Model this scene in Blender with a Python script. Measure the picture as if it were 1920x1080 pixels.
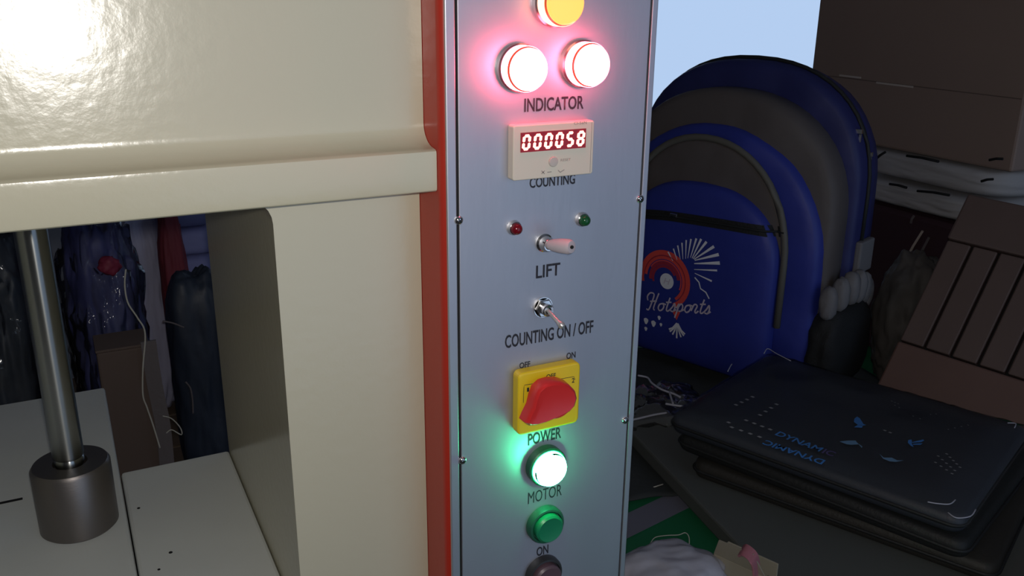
import bpy, bmesh, math, random
from mathutils import Vector, Matrix, noise
random.seed(7)
for o in list(bpy.data.objects): bpy.data.objects.remove(o)
SC = bpy.context.scene
COL = SC.collection

# ------------------------------------------------------------------ camera
F_PX, CX, CY = 1680.586, 960.0, 540.0
def _nrm(v): return v / v.length
_u = _nrm(Vector((4450-CX, 10-CY, F_PX)))
_v = _nrm(Vector((907-CX, 5520-CY, F_PX)))
_n = _u.cross(_v)
CAM = Vector((-0.28, -0.50, 1.20))
def to_world(c): return Vector((_u.dot(c), _n.dot(c), -_v.dot(c)))
cr, cd, cf = to_world(Vector((1,0,0))), to_world(Vector((0,1,0))), to_world(Vector((0,0,1)))
cam_data = bpy.data.cameras.new('camera')
cam = bpy.data.objects.new('camera', cam_data); COL.objects.link(cam)
M = Matrix.Identity(4)
for i in range(3):
    M[i][0] = cr[i]; M[i][1] = -cd[i]; M[i][2] = -cf[i]; M[i][3] = CAM[i]
cam.matrix_world = M
cam_data.sensor_width = 36; cam_data.lens = F_PX/1920*36
cam_data.clip_start = 0.02; cam_data.clip_end = 60
SC.camera = cam
def ray(px, py): return to_world(Vector(((px-CX)/F_PX, (py-CY)/F_PX, 1)))
def at(px, py, axis, val):                     # a pixel's point on the plane axis = val
    d = ray(px, py); return CAM + d*((val-CAM[axis])/d[axis])
def at_depth(px, py, dep): return CAM + ray(px, py)*dep

# ------------------------------------------------------------------ sky, lights, exposure
W = bpy.data.worlds.new('world'); SC.world = W; W.use_nodes = True
nt = W.node_tree; bg = nt.nodes['Background']
bg.inputs[0].default_value = (0.50, 0.67, 0.95, 1); bg.inputs[1].default_value = 0.92
def lamp(name, kind, loc, power, color, size=0.1, size_y=None, rot=(0,0,0)):
    l = bpy.data.lights.new(name, kind); l.energy = power; l.color = color
    if kind == 'POINT': l.shadow_soft_size = size
    if kind == 'AREA':
        l.shape = 'RECTANGLE'; l.size = size; l.size_y = size_y or size
    o = bpy.data.objects.new(name, l); o.location = loc; o.rotation_euler = rot
    COL.objects.link(o); return o
lamp('phone_torch', 'POINT', CAM + Vector((0.004, 0.0, 0.012)), 6.2, (1.0, 0.96, 0.90), 0.008)
SC.view_settings.view_transform = 'Standard'; SC.view_settings.look = 'None'
SC.view_settings.gamma = 1; SC.view_settings.use_curve_mapping = False
SC.view_settings.exposure = 0.0

# ------------------------------------------------------------------ materials
def mat(name, col, rough=0.5, metal=0.0, spec=0.5, bump=0.0, bscale=80, var=0.0, vscale=8, coat=0.0,
        emit=None, estr=1.0, stretch=None, sheen=0.0):
    m = bpy.data.materials.new(name); m.use_nodes = True
    t = m.node_tree; b = t.nodes['Principled BSDF']
    b.inputs['Base Color'].default_value = (*col, 1); b.inputs['Roughness'].default_value = rough
    b.inputs['Metallic'].default_value = metal; b.inputs['Specular IOR Level'].default_value = spec
    b.inputs['Coat Weight'].default_value = coat; b.inputs['Coat Roughness'].default_value = 0.15
    b.inputs['Sheen Weight'].default_value = sheen
    if emit:
        b.inputs['Emission Color'].default_value = (*emit, 1); b.inputs['Emission Strength'].default_value = estr
    def coords(scale):
        tc = t.nodes.new('ShaderNodeTexCoord'); mp = t.nodes.new('ShaderNodeMapping')
        mp.inputs['Scale'].default_value = stretch or (1,1,1)
        t.links.new(tc.outputs['Object'], mp.inputs['Vector'])
        n = t.nodes.new('ShaderNodeTexNoise'); n.inputs['Scale'].default_value = scale
        n.inputs['Detail'].default_value = 4
        t.links.new(mp.outputs['Vector'], n.inputs['Vector']); return n
    if var:
        n = coords(vscale); mx = t.nodes.new('ShaderNodeMix'); mx.data_type = 'RGBA'
        mx.inputs['A'].default_value = (*[c*(1-var) for c in col], 1)
        mx.inputs['B'].default_value = (*[min(1, c*(1+var)) for c in col], 1)
        t.links.new(n.outputs['Fac'], mx.inputs['Factor']); t.links.new(mx.outputs['Result'], b.inputs['Base Color'])
    if bump:
        n = coords(bscale); bp = t.nodes.new('ShaderNodeBump'); bp.inputs['Strength'].default_value = bump
        bp.inputs['Distance'].default_value = 0.002
        t.links.new(n.outputs['Fac'], bp.inputs['Height']); t.links.new(bp.outputs['Normal'], b.inputs['Normal'])
    return m
def clear_mat(name, tint=(1,1,1), haze=0.05, rough=0.12, gloss=0.12, bump=0.3):
    m = bpy.data.materials.new(name); m.use_nodes = True; t = m.node_tree
    for nd in list(t.nodes): t.nodes.remove(nd)
    out = t.nodes.new('ShaderNodeOutputMaterial'); tr = t.nodes.new('ShaderNodeBsdfTransparent')
    tr.inputs[0].default_value = (*tint, 1)
    gl = t.nodes.new('ShaderNodeBsdfGlossy'); gl.inputs['Roughness'].default_value = rough
    df = t.nodes.new('ShaderNodeBsdfDiffuse'); df.inputs[0].default_value = (0.8, 0.82, 0.86, 1)
    lw = t.nodes.new('ShaderNodeLayerWeight'); lw.inputs[0].default_value = gloss
    m1 = t.nodes.new('ShaderNodeMixShader'); m2 = t.nodes.new('ShaderNodeMixShader')
    m1.inputs[0].default_value = haze
    t.links.new(tr.outputs[0], m1.inputs[1]); t.links.new(df.outputs[0], m1.inputs[2])
    t.links.new(lw.outputs['Fresnel'], m2.inputs[0]); t.links.new(m1.outputs[0], m2.inputs[1]); t.links.new(gl.outputs[0], m2.inputs[2])
    if bump:
        tc = t.nodes.new('ShaderNodeTexCoord'); n = t.nodes.new('ShaderNodeTexNoise'); n.inputs['Scale'].default_value = 30
        bp = t.nodes.new('ShaderNodeBump'); bp.inputs['Strength'].default_value = bump; bp.inputs['Distance'].default_value = 0.01
        t.links.new(tc.outputs['Object'], n.inputs['Vector']); t.links.new(n.outputs['Fac'], bp.inputs['Height'])
        t.links.new(bp.outputs['Normal'], gl.inputs['Normal']); t.links.new(bp.outputs['Normal'], df.inputs['Normal'])
    t.links.new(m2.outputs[0], out.inputs[0]); return m

cream = mat('cream_paint', (0.60,0.56,0.42), 0.22, spec=0.65, bump=0.11, bscale=125, var=0.03, vscale=5)
cream_flat = mat('cream_worn', (0.66,0.68,0.66), 0.45, bump=0.12, bscale=60, var=0.06, vscale=14)
red_paint = mat('red_paint', (0.48,0.035,0.02), 0.32, bump=0.05, bscale=60)
steel = mat('brushed_steel', (0.54,0.55,0.605), 0.52, 0.9, bump=0.05, bscale=220, var=0.10, vscale=18, stretch=(1,1,0.25))
steel_edge = mat('steel_edge', (0.56,0.57,0.63), 0.50, 0.9, var=0.06, vscale=20)
black_gap = mat('black_gap', (0.006,0.006,0.007), 0.8)
chrome = mat('chrome', (0.78,0.77,0.76), 0.14, 1.0)
rod_steel = mat('polished_rod', (0.40,0.415,0.41), 0.30, 1.0)
_b = rod_steel.node_tree.nodes['Principled BSDF']; _b.inputs['Anisotropic'].default_value = 0.93; _b.inputs['Anisotropic Rotation'].default_value = 0.25
_t = rod_steel.node_tree.nodes.new('ShaderNodeTangent'); _t.direction_type = 'RADIAL'; _t.axis = 'Z'
rod_steel.node_tree.links.new(_t.outputs[0], _b.inputs['Tangent'])
chrome_lever = mat('satin_lever', (0.80,0.79,0.78), 0.32, 0.75)
foot_steel = mat('turned_steel', (0.20,0.18,0.17), 0.42, 0.9, bump=0.06, bscale=160, stretch=(1,1,8))
ink = mat('black_ink', (0.02,0.02,0.03), 0.6)
ivory = mat('ivory_plastic', (0.72,0.66,0.55), 0.4)
ivory_dark = mat('ivory_button', (0.55,0.50,0.46), 0.45)
grey_ink = mat('grey_print', (0.36,0.33,0.30), 0.6)
bezel_black = mat('black_plastic', (0.03,0.03,0.033), 0.35)
bezel_chrome = mat('lamp_bezel_metal', (0.40,0.38,0.38), 0.3, 0.9)
yellow = mat('yellow_plastic', (0.86,0.62,0.02), 0.35)
red_knob = mat('red_plastic', (0.70,0.03,0.03), 0.28)
green_btn = mat('green_plastic', (0.01,0.22,0.10), 0.35)
green_bez = mat('green_bezel', (0.015,0.10,0.06), 0.4)
plum_btn = mat('dull_plum_plastic', (0.12,0.07,0.09), 0.4)
led_red = mat('dark_red_led', (0.16,0.005,0.012), 0.15)
led_green = mat('dark_green_led', (0.01,0.09,0.03), 0.15)
pink_rubber = mat('pale_pink_rubber', (0.56,0.50,0.54), 0.5)
hot_red = mat('lit_red_lens', (0.8,0.3,0.25), 0.3, emit=(1.0,0.085,0.12), estr=28)
hot_red_side = mat('lit_red_lens_side', (0.8,0.3,0.25), 0.3, emit=(1.0,0.095,0.17), estr=26)
amber = mat('lit_amber_lens', (0.8,0.3,0.1), 0.3, emit=(1.0,0.42,0.075), estr=1.5)
amber_side = mat('lit_amber_lens_side', (0.8,0.4,0.2), 0.3, emit=(1.0,0.33,0.20), estr=4)
ring_red = mat('lens_rim_red', (0.35,0.03,0.02), 0.3, emit=(0.8,0.16,0.05), estr=0.45)
hot_green = mat('lit_green_lens', (0.3,0.8,0.6), 0.3, emit=(0.08,1.0,0.40), estr=48)
seg_lit = mat('lit_segment', (0.8,0.3,0.3), 0.4, emit=(1.0,0.30,0.22), estr=4.2)
seg_bg = mat('red_display_window', (0.10,0.0,0.004), 0.15, emit=(1,0.0,0.015), estr=0.16)
blue_nylon = mat('blue_nylon', (0.028,0.042,0.30), 0.5, bump=1.0, bscale=18, var=0.15, vscale=20)
navy_nylon = mat('navy_nylon', (0.022,0.026,0.13), 0.55, bump=1.0, bscale=18, var=0.15, vscale=20)
grey_nylon = mat('charcoal_nylon', (0.115,0.095,0.09), 0.6, bump=1.0, bscale=22, var=0.1, vscale=20)
piping_grey = mat('olive_grey_piping', (0.13,0.12,0.10), 0.6)
black_mesh = mat('black_mesh_fabric', (0.012,0.012,0.013), 0.7, bump=0.5, bscale=500)
grey_elastic = mat('grey_elastic', (0.19,0.18,0.185), 0.7, bump=0.3, bscale=200)
print_white = mat('white_print', (0.92,0.91,0.98), 0.6)
print_red = mat('red_print', (0.85,0.085,0.07), 0.6)
print_dark = mat('dark_red_print', (0.42,0.03,0.06), 0.6)
print_script = mat('silver_pink_print', (0.72,0.62,0.72), 0.6)
print_blue = mat('blue_print', (0.07,0.30,0.80), 0.6)
print_blue_grey = mat('blue_grey_print', (0.20,0.40,0.65), 0.6)
print_purple = mat('faded_purple_print', (0.13,0.10,0.30), 0.6)
print_dot = mat('grey_dot_print', (0.45,0.45,0.46), 0.6)
bag_cloth = mat('charcoal_bag_cloth', (0.036,0.042,0.055), 0.55, bump=0.2, bscale=350)
bag_black = mat('black_bag_cloth', (0.016,0.017,0.017), 0.6, bump=0.3, bscale=250)
garment_black = mat('blue_black_cloth', (0.022,0.03,0.05), 0.5, bump=0.4, bscale=60)
bag_brown = mat('brown_black_cloth', (0.030,0.027,0.022), 0.6, bump=0.3, bscale=250)
clear = clear_mat('clear_film', haze=0.012, gloss=0.08)
clear_foggy = clear_mat('foggy_film', haze=0.035, gloss=0.2, rough=0.1, bump=0.6)
clear_navy = clear_mat('film_over_cloth', haze=0.02, gloss=0.28, rough=0.10, bump=0.9)
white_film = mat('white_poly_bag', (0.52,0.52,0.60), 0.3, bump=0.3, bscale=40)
green_cloth = mat('green_sheet', (0.010,0.155,0.06), 0.6, bump=0.1, bscale=150)
stripe_grey = mat('grey_violet_stripe', (0.17,0.17,0.22), 0.6)
slab_grey = mat('grey_green_board', (0.105,0.112,0.105), 0.7, bump=0.1, bscale=60, var=0.1)
dark_cloth = mat('black_green_cloth', (0.04,0.045,0.045), 0.8, bump=0.4, bscale=120)
cardboard = mat('cardboard', (0.28,0.20,0.165), 0.75, bump=0.1, bscale=50, var=0.08, vscale=6)
cardboard_dark = mat('brown_cardboard', (0.14,0.10,0.085), 0.8, bump=0.1, bscale=50, var=0.1, vscale=9)
tape = mat('pale_tape', (0.55,0.48,0.43), 0.4)
white_pack = mat('white_wrapping', (0.43,0.415,0.42), 0.7, bump=0.1, bscale=30, var=0.05, vscale=18)
maroon = mat('dark_maroon_cloth', (0.055,0.026,0.034), 0.6, bump=0.3, bscale=40)
camo = mat('mottled_grey_cloth', (0.075,0.066,0.06), 0.75, bump=0.3, bscale=60, var=0.6, vscale=22)
brown_slat = mat('brown_slat', (0.125,0.080,0.066), 0.6, bump=0.08, bscale=50, var=0.1, vscale=14)
brown_red = mat('red_brown_rail', (0.150,0.080,0.062), 0.6, bump=0.08, bscale=50, var=0.15, vscale=14)
cream_card = mat('cream_card', (0.38,0.34,0.26), 0.6)
pink = mat('pink_cloth', (0.55,0.20,0.24), 0.6, bump=0.2, bscale=90)
lav = mat('lavender_cloth', (0.55,0.55,0.75), 0.7, bump=0.3, bscale=40, var=0.15)
navy = mat('navy_cloth', (0.060,0.065,0.19), 0.55, bump=0.4, bscale=30, var=0.4, vscale=14)
teal = mat('dark_teal_cloth', (0.035,0.045,0.065), 0.5, bump=0.4, bscale=40, var=0.3)
red_cloth = mat('red_cloth', (0.22,0.03,0.045), 0.7, bump=0.4, bscale=40, var=0.3)
red_bright = mat('crimson_cloth', (0.26,0.025,0.06), 0.6, bump=0.3, bscale=40)
blue_fold = mat('slate_blue_cloth', (0.22,0.23,0.45), 0.7, bump=0.3, bscale=60)
thread = mat('white_thread', (0.6,0.58,0.52), 0.6)
grey_strip = mat('grey_webbing', (0.15,0.13,0.135), 0.7, bump=0.4, bscale=150)
plaster = mat('painted_plaster', (0.42,0.42,0.45), 0.85, bump=0.1, bscale=20, var=0.06, vscale=3)
concrete = mat('concrete', (0.10,0.09,0.085), 0.85, bump=0.2, bscale=30, var=0.2, vscale=4)
wood = mat('bench_wood', (0.13,0.085,0.05), 0.65, bump=0.2, bscale=20, var=0.25, vscale=6, stretch=(1,8,8))
frame_white = mat('white_frame', (0.6,0.62,0.66), 0.5)

# ------------------------------------------------------------------ mesh helpers
def obj(name, bm, m, parent=None, smooth=False, bevel=0, seg=2, auto=None):
    me = bpy.data.meshes.new(name)
    bmesh.ops.recalc_face_normals(bm, faces=bm.faces[:])
    if smooth:
        for f in bm.faces: f.smooth = True
    if auto:
        for f in bm.faces: f.smooth = True
        for e in bm.edges:
            if len(e.link_faces) == 2 and e.calc_face_angle(0) > auto: e.smooth = False
    bm.to_mesh(me); bm.free()
    for mm in (m if isinstance(m, list) else [m]): me.materials.append(mm)
    o = bpy.data.objects.new(name, me); COL.objects.link(o)
    if parent:
        o.parent = parent
        if parent.parent is None: o.matrix_parent_inverse = parent.matrix_basis.inverted()
    if bevel:
        b = o.modifiers.new('bevel', 'BEVEL'); b.width = bevel; b.segments = seg; b.limit_method = 'ANGLE'; b.angle_limit = 0.6
        b.harden_normals = False
    return o
def thing(name, loc, label, cat, group=None):
    o = bpy.data.objects.new(name, None); o.location = loc; o.empty_display_size = 0.05; COL.objects.link(o)
    return tag(o, label, cat, group)
def tag(o, label, cat, group=None, kind=None):
    o['label'] = label; o['category'] = cat
    if group: o['group'] = group
    if kind: o['kind'] = kind
    return o
def struct(name, bm, m, **k):
    o = obj(name, bm, m, **k); o['kind'] = 'structure'; return o
def box(bm, a, b):
    v = [bm.verts.new((x,y,z)) for x in (a[0],b[0]) for y in (a[1],b[1]) for z in (a[2],b[2])]
    for f in ((0,1,3,2),(4,6,7,5),(0,4,5,1),(2,3,7,6),(0,2,6,4),(1,5,7,3)): bm.faces.new([v[i] for i in f])
    return bm
def B(a, b): return box(bmesh.new(), a, b)
def frame_map(o, x, y, z):                      # local (a,b,c) -> world
    return lambda a, b, c: o + x*a + y*b + z*c
def obox(bm, fm, a, b):
    v = [bm.verts.new(fm(x,y,z)) for x in (a[0],b[0]) for y in (a[1],b[1]) for z in (a[2],b[2])]
    for f in ((0,1,3,2),(4,6,7,5),(0,4,5,1),(2,3,7,6),(0,2,6,4),(1,5,7,3)): bm.faces.new([v[i] for i in f])
    return bm
def prism(bm, pts, f0, f1):                     # pts 2D; f0,f1: 2D -> world for the two ends
    a = [bm.verts.new(f0(*p)) for p in pts]; b = [bm.verts.new(f1(*p)) for p in pts]; n = len(pts)
    bm.faces.new(a); bm.faces.new(b[::-1])
    for i in range(n): bm.faces.new((a[i], b[i], b[(i+1)%n], a[(i+1)%n]))
    return bm
def lathe(bm, prof, o, ax, seg=40, cap=True):   # prof [(r,h)], along ax from o
    ax = ax.normalized(); t = Vector((0,0,1)) if abs(ax.z) < .9 else Vector((1,0,0))
    x = ax.cross(t).normalized(); y = ax.cross(x)
    rings = []
    for r, h in prof:
        if r < 1e-6: rings.append([bm.verts.new(o+ax*h)])
        else: rings.append([bm.verts.new(o+ax*h+x*(r*math.cos(2*math.pi*i/seg))+y*(r*math.sin(2*math.pi*i/seg))) for i in range(seg)])
    for p, q in zip(rings, rings[1:]):
        for i in range(seg):
            j = (i+1) % seg
            if len(p) == 1 and len(q) == 1: continue
            if len(p) == 1: bm.faces.new((p[0], q[i], q[j]))
            elif len(q) == 1: bm.faces.new((p[i], q[0], p[j]))
            else: bm.faces.new((p[i], q[i], q[j], p[j]))
    if cap:
        for r in (rings[0], rings[-1]):
            if len(r) > 2: bm.faces.new(r)
    return bm
def catmull(pts, n=6):
    P = [Vector(p) for p in pts]; out = []
    for i in range(len(P)-1):
        p0 = P[max(i-1,0)]; p1 = P[i]; p2 = P[i+1]; p3 = P[min(i+2,len(P)-1)]
        for k in range(n):
            t = k/n
            out.append(0.5*((2*p1)+(p2-p0)*t+(2*p0-5*p1+4*p2-p3)*t*t+(3*p1-p0-3*p2+p3)*t**3))
    out.append(P[-1]); return out
def tube(bm, pts, r, seg=6):
    pts = [Vector(p) for p in pts]; rings = []
    for i, p in enumerate(pts):
        d = (pts[min(i+1,len(pts)-1)]-pts[max(i-1,0)]).normalized()
        t = Vector((0,0,1)) if abs(d.z) < .9 else Vector((1,0,0))
        x = d.cross(t).normalized(); y = d.cross(x)
        rings.append([bm.verts.new(p+x*(r*math.cos(2*math.pi*k/seg))+y*(r*math.sin(2*math.pi*k/seg))) for k in range(seg)])
    for a, b in zip(rings, rings[1:]):
        for k in range(seg): bm.faces.new((a[k], b[k], b[(k+1)%seg], a[(k+1)%seg]))
    bm.faces.new(rings[0]); bm.faces.new(rings[-1]); return bm
def ribbon(bm, pts2, w, fn):                    # flat print stroke; fn 2D -> world
    P = [Vector(p) for p in pts2]; L = []; R = []
    for i, p in enumerate(P):
        d = P[min(i+1,len(P)-1)]-P[max(i-1,0)]
        d = d.normalized() if d.length else Vector((1,0)); nn = Vector((-d.y, d.x))
        ww = w[i] if isinstance(w, list) else w
        a = p+nn*ww/2; b = p-nn*ww/2
        L.append(bm.verts.new(fn(a.x,a.y))); R.append(bm.verts.new(fn(b.x,b.y)))
    for i in range(len(P)-1): bm.faces.new((L[i], L[i+1], R[i+1], R[i]))
def poly(bm, pts2, fn): bm.faces.new([bm.verts.new(fn(*p)) for p in pts2])
def blob(o, rad, amp=0.15, freq=4.0, seed=0, sub=4, flat=None, p=2.0, ax=None):
    bm = bmesh.new(); bmesh.ops.create_icosphere(bm, subdivisions=sub, radius=1)
    s = Vector((seed*3.7, seed*1.9, seed*5.1))
    for v in bm.verts:
        d = v.co.normalized()
        k = (abs(d.x)**p+abs(d.y)**p+abs(d.z)**p)**(-1/p)
        n = noise.fractal(d*freq*0.6+s, 0.9, 2.0, 4)
        rg = 1-abs(noise.noise(d*freq+s*1.3))*2
        k *= 1+amp*n+amp*0.45*rg
        c = Vector((d.x*rad[0]*k, d.y*rad[1]*k, d.z*rad[2]*k))
        if flat is not None and c.z < flat: c.z = flat
        if ax: c = ax[0]*c.x+ax[1]*c.y+Vector((0,0,1))*c.z
        v.co = o+c
    return bm
def sheet(fn, nu, nv, thick=0.0):               # fn(u,v)->world, grid surface
    bm = bmesh.new(); g = [[bm.verts.new(fn(i/nu, j/nv)) for j in range(nv+1)] for i in range(nu+1)]
    for i in range(nu):
        for j in range(nv): bm.faces.new((g[i][j], g[i+1][j], g[i+1][j+1], g[i][j+1]))
    if thick:
        bmesh.ops.recalc_face_normals(bm, faces=bm.faces[:])
        bmesh.ops.solidify(bm, geom=bm.faces[:], thickness=thick)
    return bm
def rrect(x0, y0, x1, y1, r, n=5):
    out = []
    for cx, cy, a in ((x1-r,y1-r,0),(x0+r,y1-r,90),(x0+r,y0+r,180),(x1-r,y0+r,270)):
        for k in range(n+1):
            t = math.radians(a+90*k/n); out.append((cx+r*math.cos(t), cy+r*math.sin(t)))
    return out
_fc = {}
def text_mesh(name, s, fn, w, h, m, parent, off=None, bold=0.0):    # fits the words into w x h; fn 2D -> world
    c = bpy.data.curves.new('t', 'FONT'); c.body = s; c.size = 1; c.resolution_u = 3; c.offset = bold
    to = bpy.data.objects.new('t', c); COL.objects.link(to)
    bpy.context.view_layer.update()
    me = bpy.data.meshes.new_from_object(to.evaluated_get(bpy.context.evaluated_depsgraph_get()))
    bpy.data.objects.remove(to); bpy.data.curves.remove(c)
    bm = bmesh.new(); bm.from_mesh(me); bpy.data.meshes.remove(me)
    xs = [v.co.x for v in bm.verts]; ys = [v.co.y for v in bm.verts]
    x0, x1, y0, y1 = min(xs), max(xs), min(ys), max(ys)
    for v in bm.verts: v.co = fn((v.co.x-x0)/(x1-x0)*w, (v.co.y-y0)/(y1-y0)*h)
    return obj(name, bm, m, parent)

# ================================================================== THE ROOM
RX0, RX1, RY0, RY1, RH = -1.9, 2.7, -2.0, 2.0, 2.5
struct('floor', B((RX0-.1,RY0-.1,-0.1),(RX1+.1,RY1+.1,0)), concrete)
struct('ceiling', B((RX0-.1,RY0-.1,RH),(RX1+.1,RY1+.1,RH+.1)), plaster)
struct('wall_left', B((RX0-.1,RY0,0),(RX0,RY1,RH)), plaster)
struct('wall_right', B((RX1,RY0,0),(RX1+.1,RY1,RH)), plaster)
dx0_, dx1_, dz1_ = -0.1, 1.7, 2.1
bm = bmesh.new(); box(bm, (RX0-.1,RY0-.1,0),(dx0_,RY0,RH)); box(bm, (dx1_,RY0-.1,0),(RX1+.1,RY0,RH)); box(bm, (dx0_,RY0-.1,dz1_),(dx1_,RY0,RH))
struct('wall_front', bm, plaster)
wx0, wx1, wz0, wz1 = 1.15, 2.45, 0.66, 1.75
bm = bmesh.new()
box(bm, (RX0-.1,RY1,0),(wx0,RY1+.12,RH)); box(bm, (wx1,RY1,0),(RX1+.1,RY1+.12,RH))
box(bm, (wx0,RY1,0),(wx1,RY1+.12,wz0)); box(bm, (wx0,RY1,wz1),(wx1,RY1+.12,RH))
struct('wall_back', bm, plaster)
bm = bmesh.new(); t = 0.035
box(bm, (wx0,RY1+.03,wz0),(wx0+t,RY1+.08,wz1)); box(bm, (wx1-t,RY1+.03,wz0),(wx1,RY1+.08,wz1))
box(bm, (wx0+t,RY1+.03,wz0),(wx1-t,RY1+.08,wz0+t)); box(bm, (wx0+t,RY1+.03,wz1-t),(wx1-t,RY1+.08,wz1))
win = struct('window_1', bm, frame_white)
obj('pane', B((wx0+t,RY1+.053,wz0+t),(wx1-t,RY1+.057,wz1-t)), clear_mat('window_glass', haze=0.0, gloss=0.03, rough=0.02, bump=0), win)
# unseen doorway added behind the camera for soft daylight and the steel front's reflection
bm = bmesh.new(); t = 0.05
box(bm, (dx0_,RY0-.1,0),(dx0_+t,RY0+.01,dz1_)); box(bm, (dx1_-t,RY0-.1,0),(dx1_,RY0+.01,dz1_)); box(bm, (dx0_+t,RY0-.1,dz1_-t),(dx1_-t,RY0+.01,dz1_))
struct('added_door_1', bm, frame_white)

# ================================================================== THE PRESS
PX = -0.0738
press = thing('press_machine', (-0.3, 0.18, 0), 'cream painted press with a polished ram over its table, left of the control box', 'machine')
# upper housing: profile in (y,z) swept along x, the lower front flaring out into the lip
prof = [(0.36,1.50),(0.030,1.50),(0.030,1.118)]
for k in range(1,9):
    a = math.pi/2*k/8; prof.append((0.030-0.0165*(1-math.cos(a)), 1.118-0.0135*math.sin(a)))
prof += [(0.0105,1.1040),(0.0093,1.1032),(0.009,1.1016),(0.009,1.0803),(0.0095,1.0788),(0.0112,1.0778),(0.36,1.0778)]
bm = prism(bmesh.new(), prof, lambda y,z: Vector((PX,y,z)), lambda y,z: Vector((-0.66,y,z)))
obj('upper_housing', bm, cream, press, auto=0.5)
# right column, its inner top corner filleted into the beam
IX = -0.1695
def column(name, sx):
    r = 0.017; cx = lambda x: x if sx > 0 else -0.7338-x
    pts = [(PX,0.0),(PX,1.0776),(IX-r,1.0776)]
    for k in range(0,7):
        a = math.pi/2*k/6; pts.append((IX-r+r*math.sin(a), 1.0775-r+r*math.cos(a)-0.0003))
    pts += [(IX,0.0)]
    bm = prism(bmesh.new(), [(cx(x),z) for x,z in pts], lambda x,z: Vector((x,0.040,z)), lambda x,z: Vector((x,0.335,z)))
    return obj(name, bm, cream, press, auto=0.5)
column('column', 1); column('column', -1)
ZB = 0.7586
obj('base_block', B((-0.2694,0.045,0.69),(IX-0.0004,0.335,ZB)), cream_flat, press, bevel=0.003)
obj('work_plate', B((-0.5620,0.045,0.69),(-0.2706,0.5475,ZB)), cream_flat, press, bevel=0.003)
obj('pedestal', B((-0.56,0.06,0),(-0.172,0.33,0.689)), cream, press, bevel=0.006)
# slot and paint chips on the table
bm = bmesh.new(); obox(bm, frame_map(Vector((-0.366,0.3235,ZB)), Vector((1,0,0)), Vector((0,1,0)), Vector((0,0,1))), (-0.014,-0.0018,-0.0005),(0.014,0.0018,0.0004))
obj('slot', bm, black_gap, press)
for px, py, r in ((320,1036,.0016),(298,1068,.0012),(260,953,.0014)):
    obj('paint_chip', lathe(bmesh.new(), [(r,0),(r*.9,.0004),(0,.0005)], at(px,py,2,ZB), Vector((0,0,1)), 9), black_gap, press)
# ram
RC = Vector((-0.3075, 0.2565, ZB+0.0003))
bm = lathe(bmesh.new(), [(0.0,0),(0.0288,0),(0.0308,0.002),(0.0308,0.0575),(0.0288,0.0605),(0.0135,0.0605),(0.013,0.056),(0,0.056)], RC, Vector((0,0,1)), 64)
obj('ram_foot', bm, foot_steel, press, auto=0.6)
bm = lathe(bmesh.new(), [(0.0,0.0565),(0.0105,0.0565),(0.0118,0.059),(0.0118,0.0635),(0.0112,0.0645),(0.0122,0.067),(0.0122,0.42),(0,0.42)], RC+Vector((-0.0005,0.003,0)), Vector((0,0,1)), 48)
obj('ram_shaft', bm, rod_steel, press, auto=0.6)

# ================================================================== THE CONTROL BOX
boxT = thing('control_box', (0.003, 0.07, 0.55), 'tall control box with red sides and a brushed steel front of lamps and switches', 'control panel')
z0, z1 = 0.56, 1.36
bm = prism(bmesh.new(), rrect(-0.0735,0.0026,0.0785,0.15,0.006), lambda x,y: Vector((x,y,z0)), lambda x,y: Vector((x,y,z1)))
obj('housing', bm, red_paint, boxT, auto=0.6)
# drops the flat front: a steel frame of two strips with the plate between them
for a, b in ((-0.0708,-0.0645),(0.0742,0.0787)):
    obj('frame_strip', B((a,0.0,z0),(b,0.0026,z1)), steel_edge, boxT, bevel=0.0006)
obj('gap_backing', B((-0.0650,0.0020,z0),(0.0746,0.0027,z1)), black_gap, boxT)
obj('face_plate', B((-0.0629,0.0,z0),(0.0727,0.0019,z1)), steel, boxT, bevel=0.0004)
YN = Vector((0,-1,0))
def pz(px, py, y=0.0): return at(px, py, 1, y)
# screws on the seam
for px, py in ((860,413),(867,863),(1200,373),(1172,788)):
    c = pz(px,py); sc = obj('screw', lathe(bmesh.new(), [(0.0029,0),(0.0029,0.0006),(0.0022,0.0015),(0.0009,0.0020),(0,0.0020)], c, YN, 20), chrome, boxT, auto=0.7)
    bm = bmesh.new(); a = random.uniform(0,1.5)
    for k in (0,1):
        x = Vector((math.cos(a+k*math.pi/2),0,math.sin(a+k*math.pi/2))); z = Vector((-x.z,0,x.x))
        obox(bm, frame_map(c, x, Vector((0,-1,0)), z), (-0.0016,0.0015,-0.0003),(0.0016,0.00215,0.0003))
    obj('cross_slot', bm, black_gap, sc)
# pilot lamps
def pilot(px, py, lens_mat, side_mat, bez, ring=ring_red, rb=0.0147, rl=0.0137, h=0.0165, hb=0.0050, rim=True):
    c = pz(px, py, -h); c.y = 0
    b = obj('pilot_lamp', lathe(bmesh.new(), [(rb*0.6,0),(rb,0),(rb,hb-0.0012),(rb-0.0012,hb),(rl-0.001,hb),(rl-0.001,hb-.001)], c, YN, 48, cap=False), bez, boxT, auto=0.6)
    obj('lens_barrel', lathe(bmesh.new(), [(rl,hb),(rl,h-0.004),(rl-0.0003,h-0.0035)], c, YN, 48, cap=False), side_mat, b, smooth=True)
    if rim: obj('lens_rim', lathe(bmesh.new(), [(rl-0.0003,h-0.0036),(rl-0.0009,h-0.003),(rl-0.0011,h-0.0022)], c, YN, 48, cap=False), ring, b, smooth=True)
    obj('lens', lathe(bmesh.new(), [(rl-0.0011,h-0.0024),(rl-0.0012,h-0.001),(rl-0.0022,h),(0,h+0.0008)], c, YN, 48, cap=False), lens_mat, b, auto=0.6)
    return b
pilot(1063, 6, amber, amber_side, bezel_chrome)
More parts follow.
